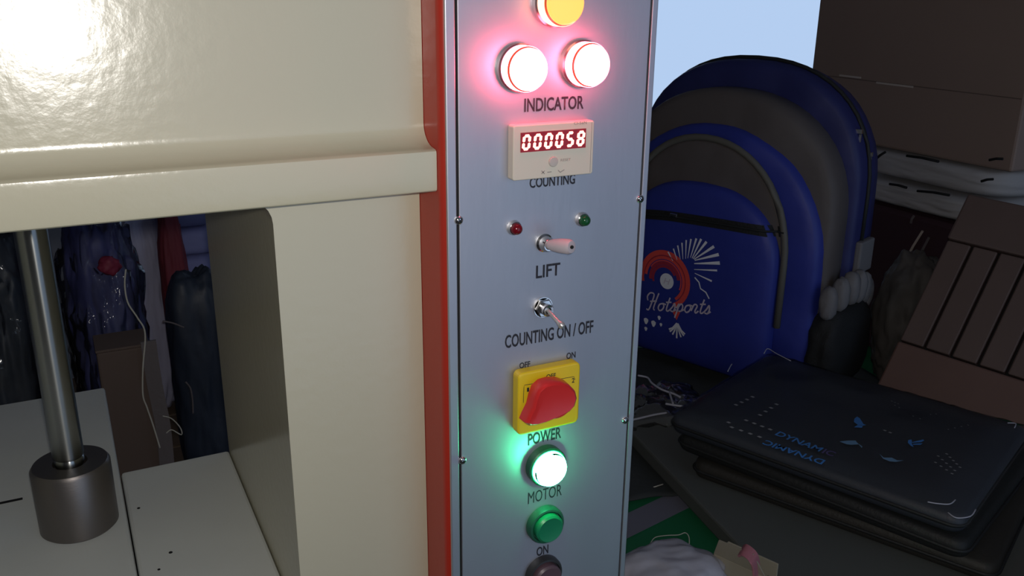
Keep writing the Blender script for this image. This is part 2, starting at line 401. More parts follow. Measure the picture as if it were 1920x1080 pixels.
pilot(994, 131, hot_red, hot_red_side, bezel_chrome)
pilot(1113, 123, hot_red, hot_red_side, bezel_chrome)
pilot(1037, 885, hot_green, hot_green, green_bez, rb=0.0150, rl=0.0130, h=0.0135, hb=0.0075, rim=False)
# push buttons
def push(px, py, cap, bez, h=0.011, rb=0.0148, rc=0.0112):
    c = pz(px, py, -h*.7); c.y = 0
    b = obj('push_button', lathe(bmesh.new(), [(rb*0.6,0),(rb,0),(rb,0.004),(rb-0.0010,0.006),(rc+0.0012,0.0062),(rc+0.0006,0.004),(rc*.5,0.0035)], c, YN, 48, cap=False), bez, boxT, auto=0.6)
    obj('button_cap', lathe(bmesh.new(), [(rc,0.003),(rc,h-0.0015),(rc-0.0015,h),(rc-0.004,h-0.0004),(0,h-0.0008)], c, YN, 48, cap=False), cap, b, auto=0.6)
push(1029, 990, green_btn, green_bez)
push(1026, 1083, plum_btn, bezel_black)
# small LEDs
for px, py, m in ((970,430,led_red),(1098,414,led_green)):
    c = pz(px,py,-0.005); c.y = 0
    b = obj('led_holder', lathe(bmesh.new(), [(0.0030,0),(0.0050,0),(0.0050,0.0012),(0.0043,0.003),(0.0040,0.0032)], c, YN, 28, cap=False), chrome, boxT, auto=0.6)
    obj('led_dome', lathe(bmesh.new(), [(0.0039,0.0022),(0.0038,0.0045),(0.0032,0.0062),(0.0018,0.0073),(0,0.0077)], c, YN, 28, cap=False), m, b, smooth=True)
# counter module
ch = 0.0075
q = [pz(961,238,-ch), pz(1113,224,-ch), pz(1113,325,-ch), pz(963,340,-ch)]
x0, x1 = (q[0].x+q[3].x)/2, (q[1].x+q[2].x)/2; zt, zb = (q[0].z+q[1].z)/2, (q[2].z+q[3].z)/2
cnt = obj('counter_case', prism(bmesh.new(), rrect(x0,zb,x1,zt,0.0015), lambda x,z: Vector((x,0,z)), lambda x,z: Vector((x,-ch,z))), ivory, boxT, bevel=0.0007)
obj('cover_edge', B((x1-0.0022,-ch-0.0001,zb+.001),(x1-0.0018,-ch+0.0004,zt-.001)), grey_ink, cnt)
a = pz(976,247,-ch); b_ = pz(1097,279,-ch); dx0, dx1 = a.x, b_.x; dzt = pz(976,249,-ch).z; dzb = pz(976,286,-ch).z
obj('display_window', B((dx0,-ch-0.0006,dzb),(dx1,-ch+0.001,dzt)), seg_bg, cnt)
SEG = {'0':'abcdef','5':'acdfg','8':'abcdefg'}
def digit(ch_, ox, oz, w, h, t_):
    bm = bmesh.new(); sl = 0.10
    fn = lambda x,z: Vector((ox+x+sl*(z-h/2), -ch-0.0009, oz+z))
    S = {'a':((0,h),(w,h)),'b':((w,h),(w,h/2)),'c':((w,h/2),(w,0)),'d':((0,0),(w,0)),'e':((0,h/2),(0,0)),'f':((0,h),(0,h/2)),'g':((0,h/2),(w,h/2))}
    for s in SEG[ch_]:
        p, q_ = Vector(S[s][0]), Vector(S[s][1]); d = (q_-p).normalized(); nn = Vector((-d.y,d.x))*t_/2; g = d*t_*.12
        e = d*t_*.45
        pts = [p+g-e*.0, p+e+nn, q_-e+nn, q_-g, q_-e-nn, p+e-nn]
        prism(bm, [tuple(v) for v in pts], fn, lambda x,z: fn(x,z)+Vector((0,0.0006,0)))
    obj('digit', bm, seg_lit, cnt)
pitch = (dx1-dx0)/6
for i, c_ in enumerate('000058'):
    dw = pitch*0.50; digit(c_, dx0+pitch*(i+0.5)-dw/2, dzb+(dzt-dzb)*0.17, dw, (dzt-dzb)*0.66, pitch*0.23)
c = pz(1037,303,-ch)
obj('reset_button', lathe(bmesh.new(), [(0.0033,-0.001),(0.0033,0.0006),(0.0029,0.0011),(0,0.0013)], c, YN, 28), ivory_dark, cnt, auto=0.6)
def panel_text(s, xl, yl, xr, yr, caph, m=ink, y=0.0, parent=boxT, bold=0.018):
    p = pz(xl,yl,y-0.0002); q_ = pz(xr,yr,y-0.0002); h = (pz(xl,yl-caph,y).z-p.z); zz = (p.z+q_.z)/2
    return text_mesh('lettering', s, lambda a,b: Vector((p.x+a, y-0.00025, zz+b)), q_.x-p.x, h, m, parent, bold=bold)
panel_text('RESET', 1051,303, 1070,301, 5, grey_ink, -ch, cnt)
panel_text('CI-56N', 1076,235, 1100,232, 6, grey_ink, -ch, cnt)
bm = bmesh.new()
for (ax_, ay, bx, by) in ((1015,320,1021,326),(1021,320,1015,326),(1026,323,1034,322),(1046,319,1050,323),(1050,323,1058,318)):
    p, q_ = pz(ax_,ay,-ch), pz(bx,by,-ch); ribbon(bm, [(p.x,p.z),(q_.x,q_.z)], 0.0006, lambda x,z: Vector((x,-ch-0.0002,z)))
obj('maker_mark', bm, grey_ink, cnt)
panel_text('INDICATOR', 983,209.5, 1094,205, 26)
panel_text('COUNTING', 993,353, 1078,345, 20)
panel_text('LIFT', 1005,521, 1050,517, 24)
panel_text('COUNTING ON / OFF', 947,654, 1112,623.5, 25)
panel_text('OFF', 974,691, 994,688, 11)
panel_text('ON', 1062,673.5, 1079,671, 12)
panel_text('POWER', 990,834, 1052,823, 22)
panel_text('MOTOR', 990,943, 1053,931, 22, bold=0.0)
panel_text('ON', 1006,1043, 1028,1038, 17)
# lift switch: small chrome collar with a pale lever swung to the right
c = pz(1022,456,-0.002); c.y = 0
lv = obj('lift_switch', lathe(bmesh.new(), [(0.003,0),(0.0062,0),(0.0062,0.0015),(0.0050,0.0025),(0.0050,0.006),(0.0038,0.008),(0.0030,0.008)], c, YN, 32, cap=False), chrome, boxT, auto=0.6)
d = (pz(1072,463,-0.024)-(c+YN*0.006)).normalized(); L = (pz(1072,463,-0.024)-(c+YN*0.006)).length
obj('lever', lathe(bmesh.new(), [(0.0028,0),(0.0040,0.004),(0.0048,L*.5),(0.0050,L-0.002),(0.0040,L),(0,L+0.0006)], c+YN*0.006, d, 28), pink_rubber, lv, auto=0.7)
tp = c+YN*0.006+d*(L-0.0035)+Vector((0.0005,-0.0046,0.0008))
obj('lever_mark', lathe(bmesh.new(), [(0.0012,0),(0.0012,0.0006),(0,0.0007)], tp, YN, 12), black_gap, lv)
# counting toggle
c = pz(1021,578,-0.003); c.y = 0
tg = obj('toggle_switch', lathe(bmesh.new(), [(0.004,0),(0.0072,0),(0.0072,0.0012),(0.0066,0.0012)], c, YN, 32, cap=False), chrome, boxT, auto=0.6)
obj('hex_nut', lathe(bmesh.new(), [(0.0035,0.0010),(0.0068,0.0010),(0.0068,0.0032),(0.0060,0.0038),(0.0042,0.0038)], c, YN, 6, cap=False), chrome, tg)
obj('bushing', lathe(bmesh.new(), [(0.0042,0.003),(0.0042,0.0085),(0.0036,0.0092),(0.0022,0.0088),(0.0022,0.006)], c, YN, 28, cap=False), chrome, tg, auto=0.6)
tip = pz(1054,611,-0.020); s0 = c+YN*0.008; d = (tip-s0).normalized(); L = (tip-s0).length
obj('lever', lathe(bmesh.new(), [(0.0015,-0.002),(0.0015,0.003),(0.0017,L-0.004),(0.0024,L-0.002),(0.0024,L),(0.0016,L+0.0012),(0,L+0.0014)], s0, d, 24), chrome_lever, tg, auto=0.7)
# rotary power switch
rh = 0.009
q = [pz(968,699,-rh), pz(1088,682,-rh), pz(1086,796,-rh), pz(975,813,-rh)]
x0, x1 = (q[0].x+q[3].x)/2, (q[1].x+q[2].x)/2; zt, zb = (q[0].z+q[1].z)/2, (q[2].z+q[3].z)/2
rs = obj('rotary_switch', prism(bmesh.new(), rrect(x0,zb,x1,zt,0.004), lambda x,z: Vector((x,0,z)), lambda x,z: Vector((x,-rh,z))), yellow, boxT, bevel=0.0015, seg=3)
cc = Vector(((x0+x1)/2, -rh, (zt+zb)/2-0.001))
bm = bmesh.new()
for pts in ([(982,727),(983,722),(1076,706),(1078,712)], [(982,727),(981,755)]):
    ribbon(bm, [(pz(*p,-rh).x, pz(*p,-rh).z) for p in pts], 0.0004, lambda x,z: Vector((x,-rh-0.0002,z)))
obj('printed_border', bm, ink, rs)
panel_text('OFF', 1024,711, 1042,708, 9, ink, -rh, rs)
panel_text('1', 988,735, 992,734, 8, ink, -rh, rs)
panel_text('2', 1072,718, 1077,717, 9, ink, -rh, rs)
kc = pz(1047,753,-0.013)
bm = lathe(bmesh.new(), [(0.0135,rh-0.0005),(0.0135,rh+0.003),(0.0125,rh+0.004),(0,rh+0.004)], Vector((kc.x,0,kc.z)), YN, 40, cap=False)
kd = obj('knob_disc', bm, red_knob, rs, auto=0.6)
kp = [(989,795),(994,783),(1002,767),(1006,750),(1012,734),(1023,724),(1038,719.5),(1054,719),(1069,724),(1080,735),(1083,748),(1079,762),(1070,772),(1056,779),(1041,786),(1024,793),(1006,798),(994,799)]
kt = 0.023
k2 = [(pz(px,py,-kt).x, pz(px,py,-kt).z) for px,py in kp]
kx = sum(p[0] for p in k2)/len(k2); kz = sum(p[1] for p in k2)/len(k2)
bm = bmesh.new(); rings = []
for sc_, y in ((1.04,-rh-0.003),(1.03,-kt+0.004),(1.0,-kt+0.0012),(0.93,-kt),(0.70,-kt+0.0006)):
    rings.append([bm.verts.new((kx+(x-kx)*sc_, y, kz+(z-kz)*sc_)) for x,z in k2])
for r0, r1 in zip(rings, rings[1:]):
    for i in range(len(k2)): j = (i+1)%len(k2); bm.faces.new((r0[i],r0[j],r1[j],r1[i]))
bm.faces.new(rings[0]); bm.faces.new(rings[-1])
obj('knob_handle', bm, red_knob, rs, auto=0.7)

# ================================================================== BENCH AND WHAT LIES ON IT
ZW = 0.57
bench = thing('work_bench', (0.9,0.4,0), 'low wooden bench carrying the bags behind the control box', 'bench')
for k in range(7):
    y = -0.45+k*0.22
    obj('plank', B((0.14,y,0.535),(1.72,y+0.217,ZW)), wood, bench, bevel=0.003)
for x in (0.2,1.6):
    for y in (-0.38,1.0): obj('leg', B((x,y,0),(x+.06,y+.06,0.5345)), wood, bench, bevel=0.003)
# green sheet with a grey stripe
s1, s2 = at(1180,985,2,ZW+.002), at(1345,905,2,ZW+.002)
gs = obj('green_sheet', sheet(lambda u,v: Vector((0.15+1.5*u, -0.42+1.4*v, ZW+0.0022+0.0006*noise.noise(Vector((u*9,v*9,1))))), 24, 24, 0.0008), green_cloth)
tag(gs, 'green cloth sheet with a grey stripe spread under the bags on the bench', 'cloth')
sd = (s2-s1).normalized(); sn = Vector((-sd.y, sd.x, 0))
bm = bmesh.new(); obox(bm, frame_map(s1+Vector((0,0,0.0)), sd, sn, Vector((0,0,1))), (-0.06,-0.019,0.0009),(0.5,0.019,0.0014))
obj('stripe', bm, stripe_grey, gs)
# stack frame
XL = Vector((0.33550228,-0.94203939,0)); YL = Vector((0.94203939,0.33550228,0)); XS = Vector((0.3718,-0.9283,0)); YS = Vector((0.9283,0.3718,0)); ZL = Vector((0,0,1))
ZT = 0.68
LEN, WID = 0.358, 0.282
A0 = Vector((0.5727,0.2242,ZT))-XS*LEN/2-YS*WID/2
# grey board under the stack
cslab = at(1258,888,2,0.602)
bm = bmesh.new(); ux = Vector((0.97,-0.24,0)).normalized(); uy = Vector((0.24,0.97,0)).normalized()
g0 = at(1374,1010,2,0.602); e1 = (g0-cslab).normalized(); e2 = Vector((-e1.y, e1.x, 0))
obox(bm, frame_map(cslab-Vector((0,0,0.602)), e1, e2, ZL), (-0.15,0,ZW+0.0105),(0.345,0.42,0.602))
tag(obj('grey_board', bm, slab_grey, bevel=0.003), 'thick grey green board lying on the green sheet under the dark bag stack', 'board')
# laptop bags
def laptop_bag(z, th, dx, dy, rot, m, label, seed, ln=LEN, wd=WID):
    x = (XS*math.cos(rot)+YS*math.sin(rot)); y = (YS*math.cos(rot)-XS*math.sin(rot))
    o = A0+XS*(LEN/2+dx)+YS*(WID/2+dy); o.z = z
    root = thing('laptop_bag', o, label, 'bag', 'dark laptop bags stacked on the board')
    bm = bmesh.new(); out = rrect(-ln/2,-wd/2,ln/2,wd/2,0.016,6); N = len(out); rings = []
    for sc_, h in ((0.955,0.0),(0.985,th*.12),(1.0,th*.36),(1.0,th*.66),(0.985,th*.9),(0.955,th),(0.6,th+0.001),(0.25,th+0.0015)):
        rings.append([bm.verts.new(o+x*(a*(1-(1-sc_)*wd/ln if sc_>.9 else sc_)+0.0015*noise.noise(Vector((a*20+seed,b*20,h*50))))+y*(b*sc_)+ZL*(h+0.0015*noise.noise(Vector((a*9+seed,b*9,0)))*(1 if h>th*.3 else 0))) for a,b in out])
    for r0, r1 in zip(rings, rings[1:]):
        for i in range(N): j = (i+1)%N; bm.faces.new((r0[i],r0[j],r1[j],r1[i]))
    bm.faces.new(rings[0]); bm.faces.new(rings[-1])
    obj('shell', bm, m, root, smooth=True)
    zp = [(o+x*a*1.001+y*b*1.001+ZL*(th*.5)) for a,b in out]; zp.append(zp[0])
    obj('zip_piping', tube(bmesh.new(), zp, 0.0022, 6), bag_black, root, smooth=True)
    return root, o, x, y
z = 0.6025; T = (ZT-z)/3
laptop_bag(z, T-.0025, 0.03, 0.008, 0.05, bag_brown, 'bottom bag of the dark stack, brown black, resting on the grey board', 1)
laptop_bag(z+T, T-.0025, 0.012, 0.002, -0.025, bag_black, 'middle bag of the dark stack, plain black, under the printed bag', 2)
top, to_, tx, ty = laptop_bag(z+2*T, T-.0015, 0, 0, 0, bag_cloth, 'charcoal bag with blue and grey printed words, topmost of the stack', 3)
ztop = ZT+0.0016
def tp2(px, py): 
    w = at(px,py,2,ztop); r = w-to_; return (r.dot(tx), r.dot(ty))
fT = lambda a,b: to_+tx*a+ty*b+ZL*(ztop-to_.z)
def top_text(s, p0, p1, h, m, flip=False):
    a, b = Vector(tp2(*p0)), Vector(tp2(*p1)); d = (b-a).normalized(); n_ = Vector((-d.y,d.x)); w = (b-a).length
    if flip: fn = lambda u,v: fT(*(b-d*u+n_*(h-v)))
    else: fn = lambda u,v: fT(*(a+d*u+n_*v))
    text_mesh('lettering', s, fn, w, h, m, top, bold=0.02)
top_text('DYNAM', (1452,815), (1535,847), 0.013, print_blue)
top_text('IC', (1540,849), (1561,856), 0.013, print_purple)
top_text('DYNAMIC', (1428,832), (1540,871), 0.013, print_blue, True)
bm = bmesh.new()
def dots(p0, p1, n, r=0.0022):
    for i in range(n):
        t_ = i/(n-1) if n > 1 else 0; a, b = tp2(p0[0]+(p1[0]-p0[0])*t_, p0[1]+(p1[1]-p0[1])*t_)
        poly(bm, [(a-r*1.4,b-r*.5),(a+r*.8,b-r),(a+r*1.4,b+r*.6),(a-r*.6,b+r)], fT)
dots((1380,759),(1411,744),4); dots((1425,778),(1456,758),4)
dots((1399,788),(1444,805),4); dots((1372,801),(1424,819),4); dots((1366,792),(1368,790),1)
dots((1759,855),(1790,882),5,.0013); dots((1754,867),(1785,888),4,.0013); dots((1775,851),(1800,876),5,.0013); dots((1659,807),(1669,811),2,.0016)
dots((1672,752),(1684,757),3,.0008); dots((1678,760),(1686,764),2,.0008); dots((1712,780),(1725,785),2,.0008); dots((1778,805),(1815,797),4,.0008); dots((1745,777),(1755,776),2,.0007)
obj('dot_print', bm, print_dot, top)['kind'] = 'stuff'
bm = bmesh.new()
for pts in ([(1602,785),(1607,781),(1617,797),(1609,797),(1601,791)], [(1607,781),(1612,784),(1619,795),(1624,797),(1617,798)], [(1601,801),(1608,797),(1618,798),(1616,802)],
            [(1703,825),(1709,824),(1710,829),(1731,824),(1733,826),(1727,829),(1709,830),(1713,838),(1708,836),(1702,830)], [(1712,832),(1730,831),(1726,834),(1712,834)]):
    bm = bmesh.new(); poly(bm, [tp2(*p) for p in pts], fT); obj('arrow_print', bm, print_blue, top)
bm = bmesh.new()
for pts in ([(1574,828),(1590,826),(1604,826),(1608,831),(1617,837),(1616,840),(1610,833),(1596,834),(1588,833)], [(1649,851),(1657,858),(1672,858),(1682,863),(1695,863),(1680,866),(1668,865),(1656,860)]):
    bm = bmesh.new(); poly(bm, [tp2(*p) for p in pts], fT); obj('wing_print', bm, print_blue_grey, top)
# clear sleeve over the top bag, gathered past its ends
def sleeve(u, v):
    a = -LEN/2-0.006+(LEN+0.012)*u; b = -WID/2-0.004+(WID+0.008)*v
    e = max(abs(a)-LEN/2+0.03, 0)/0.036; e2 = max(abs(b)-WID/2+0.03, 0)/0.034; m_ = max(e,e2)
    h = 0.003+0.0012*noise.noise(Vector((a*18,b*18,2)))+0.004*m_*abs(noise.noise(Vector((a*50,b*50,7))))-0.013*m_**2.5
    return fT(a,b)+ZL*h
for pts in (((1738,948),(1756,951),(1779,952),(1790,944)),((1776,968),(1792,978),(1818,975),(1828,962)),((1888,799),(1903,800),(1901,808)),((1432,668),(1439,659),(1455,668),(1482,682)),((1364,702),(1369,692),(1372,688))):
    obj('sleeve_glint', tube(bmesh.new(), catmull([fT(*tp2(*p))+ZL*0.0045 for p in pts],5), 0.0007, 5), white_film, top, smooth=True)  # thin white tubes model the glints on the sleeve's corners
obj('plastic_sleeve', sheet(sleeve, 50, 44), clear, top, smooth=True)
# crumpled sleeve ends lying at the back left of the stack
def crumple(name, o, dx, dy, h, m, label, seed, nu=36, nv=22, cat='plastic film'):
    def fn(u,v):
        p = Vector((u*4+seed,v*3,seed)); r1 = 1-abs(noise.noise(p*1.5))*2; r2 = 1-abs(noise.noise(p*3.5))*2
        env = min(1,5*u*(1-u))*min(1,5*v*(1-v))
        return o+dx*(u-.5+0.05*noise.noise(p*2))+dy*(v-.5+0.12*noise.noise(p*2+Vector((5,5,5))))+ZL*(h*env*(0.55+0.35*r1+0.2*r2))
    return tag(obj(name, sheet(fn, nu, nv, 0.0004), m, smooth=True), label, cat)
cb = Vector((cslab.x,cslab.y,ZW+0.0048))
def dcloth(u,v):
    a = -0.2+0.71*u; b = -0.010+0.46*v; p = Vector((a*9,b*9,3))
    inb = min(1,max(0,-a/0.03)) if b < 0.15 else min(1,(b-0.15)/0.03) if a > -0.002 else 1
    return cb+e2*a-e1*b+ZL*(0.001+0.011*max(0,0.5+0.6*noise.noise(p)+0.3*noise.noise(p*2.7))*inb*(1 if a < 0.34 else max(0,1-(a-0.34)/0.05)))
tag(obj('black_cloth', sheet(dcloth, 64, 44, 0.002), dark_cloth, smooth=True), 'dark cloth spread on the bench under the backpack and the grey board', 'cloth')
cp = at(1232,762,2,0.60); cp.z = 0.6025
crumple('plastic_film', cp, Vector((0.15,-0.04,0)), Vector((0.03,0.13,0)), 0.022, clear_foggy, 'crumpled clear plastic film beside the bag stack, next to the steel panel edge', 3)
film = bpy.data.objects['plastic_film']
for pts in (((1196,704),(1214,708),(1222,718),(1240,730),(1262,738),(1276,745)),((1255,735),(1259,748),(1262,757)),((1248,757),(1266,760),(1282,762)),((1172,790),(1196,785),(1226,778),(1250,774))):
    obj('film_twist_glint', tube(bmesh.new(), catmull([at(x,y,2,0.63) for x,y in pts],5), 0.0016, 6), white_film, film, smooth=True)  # film glints built as opaque white twisted strands

# white poly bag at the bottom edge
wb = at(1248,1092,2,0.60)
tag(obj('white_plastic_bag', blob(Vector((wb.x,wb.y-.006,ZW+0.031)), (0.060,0.050,0.030), 0.13, 2.2, 5, 5, -0.027, 2.8), white_film, smooth=True), 'crumpled white plastic bag on the green sheet at the bottom edge', 'plastic bag')
# pale card and pink strap
c0 = at(1372,1045,2,0.60)
pb = thing('open_carton', Vector((c0.x,c0.y,ZW+.003)), 'small cream carton with raised flap beside the grey board', 'box')
e = Vector((0.93,0.36,0)).normalized(); e_ = Vector((-e.y,e.x,0)); o = Vector((c0.x-0.019,c0.y-0.045,0))
bm = bmesh.new(); fm = frame_map(o, e, e_, ZL)
obox(bm, fm, (0,-0.02,ZW+0.003),(0.002,0.04,ZW+0.05)); obox(bm, fm, (0.03,-0.02,ZW+0.003),(0.032,0.04,ZW+0.05))
obox(bm, fm, (0.002,-0.02,ZW+0.003),(0.03,0.04,ZW+0.005)); obox(bm, fm, (0.002,0.038,ZW+0.005),(0.03,0.04,ZW+0.05))
obj('carton_body', bm, cream_card, pb, bevel=0.0006)
bm = bmesh.new(); prism(bm, [(-0.02,0),(0.04,0),(0.032,0.024),(-0.008,0.026)], lambda a,b: fm(0,a,ZW+0.0502+b)+e*(-b*0.3), lambda a,b: fm(0.0015,a,ZW+0.0502+b)+e*(-b*0.3))
obj('carton_flap', bm, cream_card, pb)
st = [at(1388,1032,2,0.642), at(1394,1030,2,0.648), at(1404,1036,2,0.648), at(1412,1046,2,0.644), at(1416,1062,2,0.632), at(1417,1085,2,0.615)]
pc = catmull(st, 5); bm = bmesh.new(); wv = Vector((0.75,0.5,0)).normalized()*0.011
prs = [[bm.verts.new(p-wv), bm.verts.new(p+wv), bm.verts.new(p+wv+Vector((.0015,-.0015,-.0015))), bm.verts.new(p-wv+Vector((.0015,-.0015,-.0015)))] for p in pc]
for r0, r1 in zip(prs, prs[1:]):
    for i in range(4): j = (i+1)%4; bm.faces.new((r0[i],r0[j],r1[j],r1[i]))
bm.faces.new(prs[0]); bm.faces.new(prs[-1])
tag(obj('pink_strap', bm, pink, bevel=0.0004), 'folded pink strap hanging over the small cream carton', 'strap')
# loose threads
def thread_obj(pts, r, label, m=thread, name='thread'):
    return tag(obj(name, tube(bmesh.new(), catmull(pts, 8), r, 5), m, smooth=True), label, 'thread')
zz = ZW+0.006
thread_obj([at(1170,922,2,zz), at(1190,924,2,zz), at(1212,918,2,zz), at(1230,912,2,zz+.004), at(1243,908,2,zz+.002)], 0.0009, 'white thread end on the green sheet above the grey stripe')
thread_obj([at(1218,1022,2,zz), at(1228,1008,2,zz), at(1250,1004,2,zz+.004), at(1272,1003,2,zz+.006), at(1285,999,2,zz+.008), at(1292,1008,2,zz+.006), at(1292,1030,2,zz+.0)], 0.0006, 'thin pale thread looping over the white plastic bag on the green sheet')

# ------------------------------------------------------------------ backpack
B0 = at(1440,660,2,ZT); O = Vector((B0.x,B0.y,0))+YL*0.03
fB = lambda s,d,z: O+XL*s+YL*d+ZL*z
def bp2(px, py, d=0.0):
    o = O+YL*d; r = ray(px,py); t_ = (o-CAM).dot(YL)/r.dot(YL); w = CAM+r*t_; return ((w-O).dot(XL), w.z)
SCN = -0.165
def arch_outline(sc, hw, z0, z1, zs, m=2.2, n=26, rb=0.03):
    pts = []
    for k in range(n+1):
        a = math.pi*k/n; c_, s_ = math.cos(a), math.sin(a)
        pts.append((sc+hw*math.copysign(abs(c_)**(2/m),c_), zs+(z1-zs)*abs(s_)**(2/m)))
    for k in range(1,5): pts.append((sc-hw, zs+(z0+rb-zs)*k/4))
    for k in range(1,5): a = math.pi/2*k/4; pts.append((sc-hw+rb-rb*math.cos(a), z0+rb-rb*math.sin(a)))
    for k in range(1,6): pts.append((sc-hw+rb+(2*hw-2*rb)*k/6, z0))
    for k in range(0,5): a = math.pi/2*k/4; pts.append((sc+hw-rb+rb*math.sin(a), z0+rb-rb*math.cos(a)))
    for k in range(1,4): pts.append((sc+hw, z0+rb+(zs-z0-rb)*k/4))
    return pts
RS = (1,0.985,0.955,0.9,0.8,0.65,0.45,0.2)
def bulge(r, p): return (1-r**p)**(1/p)
def arch(out, df, tf, db, tb, p=4.5, pb_=4.5, lean=0.0, zr=0.6, wr=0.0, seed=0):
    cx_ = sum(q_[0] for q_ in out)/len(out); cz_ = (min(q_[1] for q_ in out)+max(q_[1] for q_ in out))/2
    bm = bmesh.new(); rings = []; N = len(out)
    def ring(r, d):
        return [bm.verts.new(fB(cx_+(s-cx_)*r, d+lean*(z_-zr)+(wr*noise.noise(Vector((s*14+seed,z_*14,d*9))) if r<.99 else 0), cz_+(z_-cz_)*r)) for s,z_ in out]
    for r in reversed(RS): rings.append(ring(r, df-tf*bulge(r,p)))
    for r in RS: rings.append(ring(r, db+tb*bulge(r,pb_)))
    for r0, r1 in zip(rings, rings[1:]):
        for i in range(N): j = (i+1)%N; bm.faces.new((r0[i],r0[j],r1[j],r1[i]))
    bm.faces.new(rings[0]); bm.faces.new(rings[-1]); return bm
bp = thing('backpack', fB(SCN,0.12,ZW+.02), 'blue school backpack with a red and white printed emblem behind the bag stack', 'backpack')
zb0 = 0.592
body = arch_outline(SCN+0.003, 0.200, zb0, 1.050, 0.87, 2.2)
obj('main_body', arch(body, 0.075, 0.028, 0.105, 0.01, p=4, wr=0.006), grey_nylon, bp, smooth=True)
rear = arch_outline(SCN+0.006, 0.205, zb0, 1.092, 0.90, 2.3)
obj('rear_compartment', arch(rear, 0.125, 0.02, 0.165, 0.045, p=3.5, wr=0.006, seed=2), navy_nylon, bp, smooth=True)
fp = arch_outline(SCN, 0.196, zb0+.004, 0.998, 0.80, 2.1)
obj('front_panel', arch(fp, 0.058, 0.028, 0.062, 0.002, p=5, wr=0.009, seed=4), blue_nylon, bp, smooth=True)
gp = arch_outline(SCN-0.004, 0.150, 0.70, 0.975, 0.80, 2.1)
obj('arch_panel', arch(gp, 0.034, 0.012, 0.036, 0.001, p=5, wr=0.003), grey_nylon, bp, smooth=True)
pip = [fB(s, 0.026, z) for s,z in arch_outline(SCN-0.004, 0.1515, 0.70, 0.977, 0.80, 2.1)[0:31]]
obj('piping', tube(bmesh.new(), [fB(SCN+0.148,0.024,0.70)]+pip, 0.0055, 8), piping_grey, bp, smooth=True)
lp = arch_outline(SCN, 0.142, zb0+.006, 0.908, 0.79, 2.3)
LPF, LPT, LPP = 0.026, 0.028, 4.0
obj('lower_pocket', arch(lp, LPF, LPT, 0.03, 0.001, p=LPP), blue_nylon, bp, smooth=True)
lcx = sum(q_[0] for q_ in lp)/len(lp); lcz = (min(q_[1] for q_ in lp)+max(q_[1] for q_ in lp))/2
lpa = sorted((math.atan2(z-lcz,s-lcx), math.hypot(s-lcx,z-lcz)) for s,z in lp)
def pocket_d(s, z):
    a = math.atan2(z-lcz,s-lcx); R_ = math.hypot(s-lcx,z-lcz); rr = lpa[0][1]
    for (a0,r0),(a1,r1) in zip(lpa, lpa[1:]):
        if a0 <= a <= a1: rr = r0+(r1-r0)*(a-a0)/max(1e-6,a1-a0); break
    r = min(R_/rr, 0.999); ks = sorted(RS+(0,)); 
    for k0, k1 in zip(ks, ks[1:]):
        if k0 <= r <= k1:
            b0 = bulge(k0 if k0 else .2,LPP); b1 = bulge(k1,LPP); return LPF-LPT*(b0+(b1-b0)*(r-k0)/(k1-k0))
    return LPF
fP = lambda s,z,o=0.0008: fB(s, pocket_d(s,z)-o, z)
# zip across the pocket with its flap
zp = [bp2(1205,402,-.003), bp2(1250,405,-.003), bp2(1330,417,-.003), bp2(1400,430,-.003), bp2(1455,443,-.003)]
zc = catmull([Vector((*p,0)) for p in zp], 6); bm = bmesh.new()
ribbon(bm, [(p.x,p.y) for p in zc], 0.016, lambda s,z: fP(s,z,0.0012))
obj('zip_band', bm, black_mesh, bp)
bm = bmesh.new(); tube(bm, [fP(p.x,p.y,0.003) for p in zc], 0.0018, 6); zt_ = obj('zip_teeth', bm, bag_black, bp)
c_ = bp2(1266,404,-.006); bm = bmesh.new(); obox(bm, frame_map(fP(c_[0],c_[1],0.006), XL, -YL, ZL), (-0.009,-0.002,-0.003),(0.004,0.002,0.003))
obj('zip_slider', bm, chrome, bp, bevel=0.001)
# side pocket with elastic collar
sx = SCN+0.005+0.203
def side_blob(o, rad, amp, seed, p=3.0, sub=4): return blob(o, rad, amp, 5, seed, sub, None, p, (XL,YL))
obj('side_pocket', side_blob(fB(sx+0.002,0.112,0.668), (0.032,0.075,0.072), 0.05, 9), black_mesh, bp, smooth=True)
for k in range(6):
    t_ = k/5; d_ = 0.045+0.135*t_; zz_ = 0.752+0.020*math.sin(t_*3.1)
    obj('collar_gather', side_blob(fB(sx+0.008+0.010*math.sin(t_*3.1),d_,zz_-0.014*t_), (0.013,0.0125,0.026), 0.10, 20+k, 2.4, 3), grey_elastic, bp, smooth=True)
bm = bmesh.new(); obox(bm, frame_map(fB(sx+0.004,0.16,0.80), XL, YL, ZL), (-0.002,-0.03,-0.022),(0.009,0.02,0.03))
obj('compression_strap', bm, grey_elastic, bp, bevel=0.003)
# metal zip pulls of the main zip
for px, py, d_ in ((1611,247,0.13),(1622,272,0.15),(1630,290,0.15)):
    s_, z_ = bp2(px,py,d_); c_ = fB(s_-.001, d_, z_)
    bm = bmesh.new(); fmm = frame_map(c_, XL, -YL, ZL); obox(bm, fmm, (-0.007,-0.003,-0.003),(0.006,0.004,0.004)); obox(bm, fmm, (0.002,0.0,-0.016),(0.006,0.003,-0.0031))
    obj('zip_pull', bm, chrome, bp, bevel=0.001)
mz = [fB(s, 0.146, z) for s,z in arch_outline(SCN+0.006, 0.2065, zb0, 1.0945, 0.90, 2.3)[0:27]]
obj('main_zip', tube(bmesh.new(), [fB(SCN+0.2125,0.146,0.80)]+mz, 0.0035, 6), bag_black, bp, smooth=True)
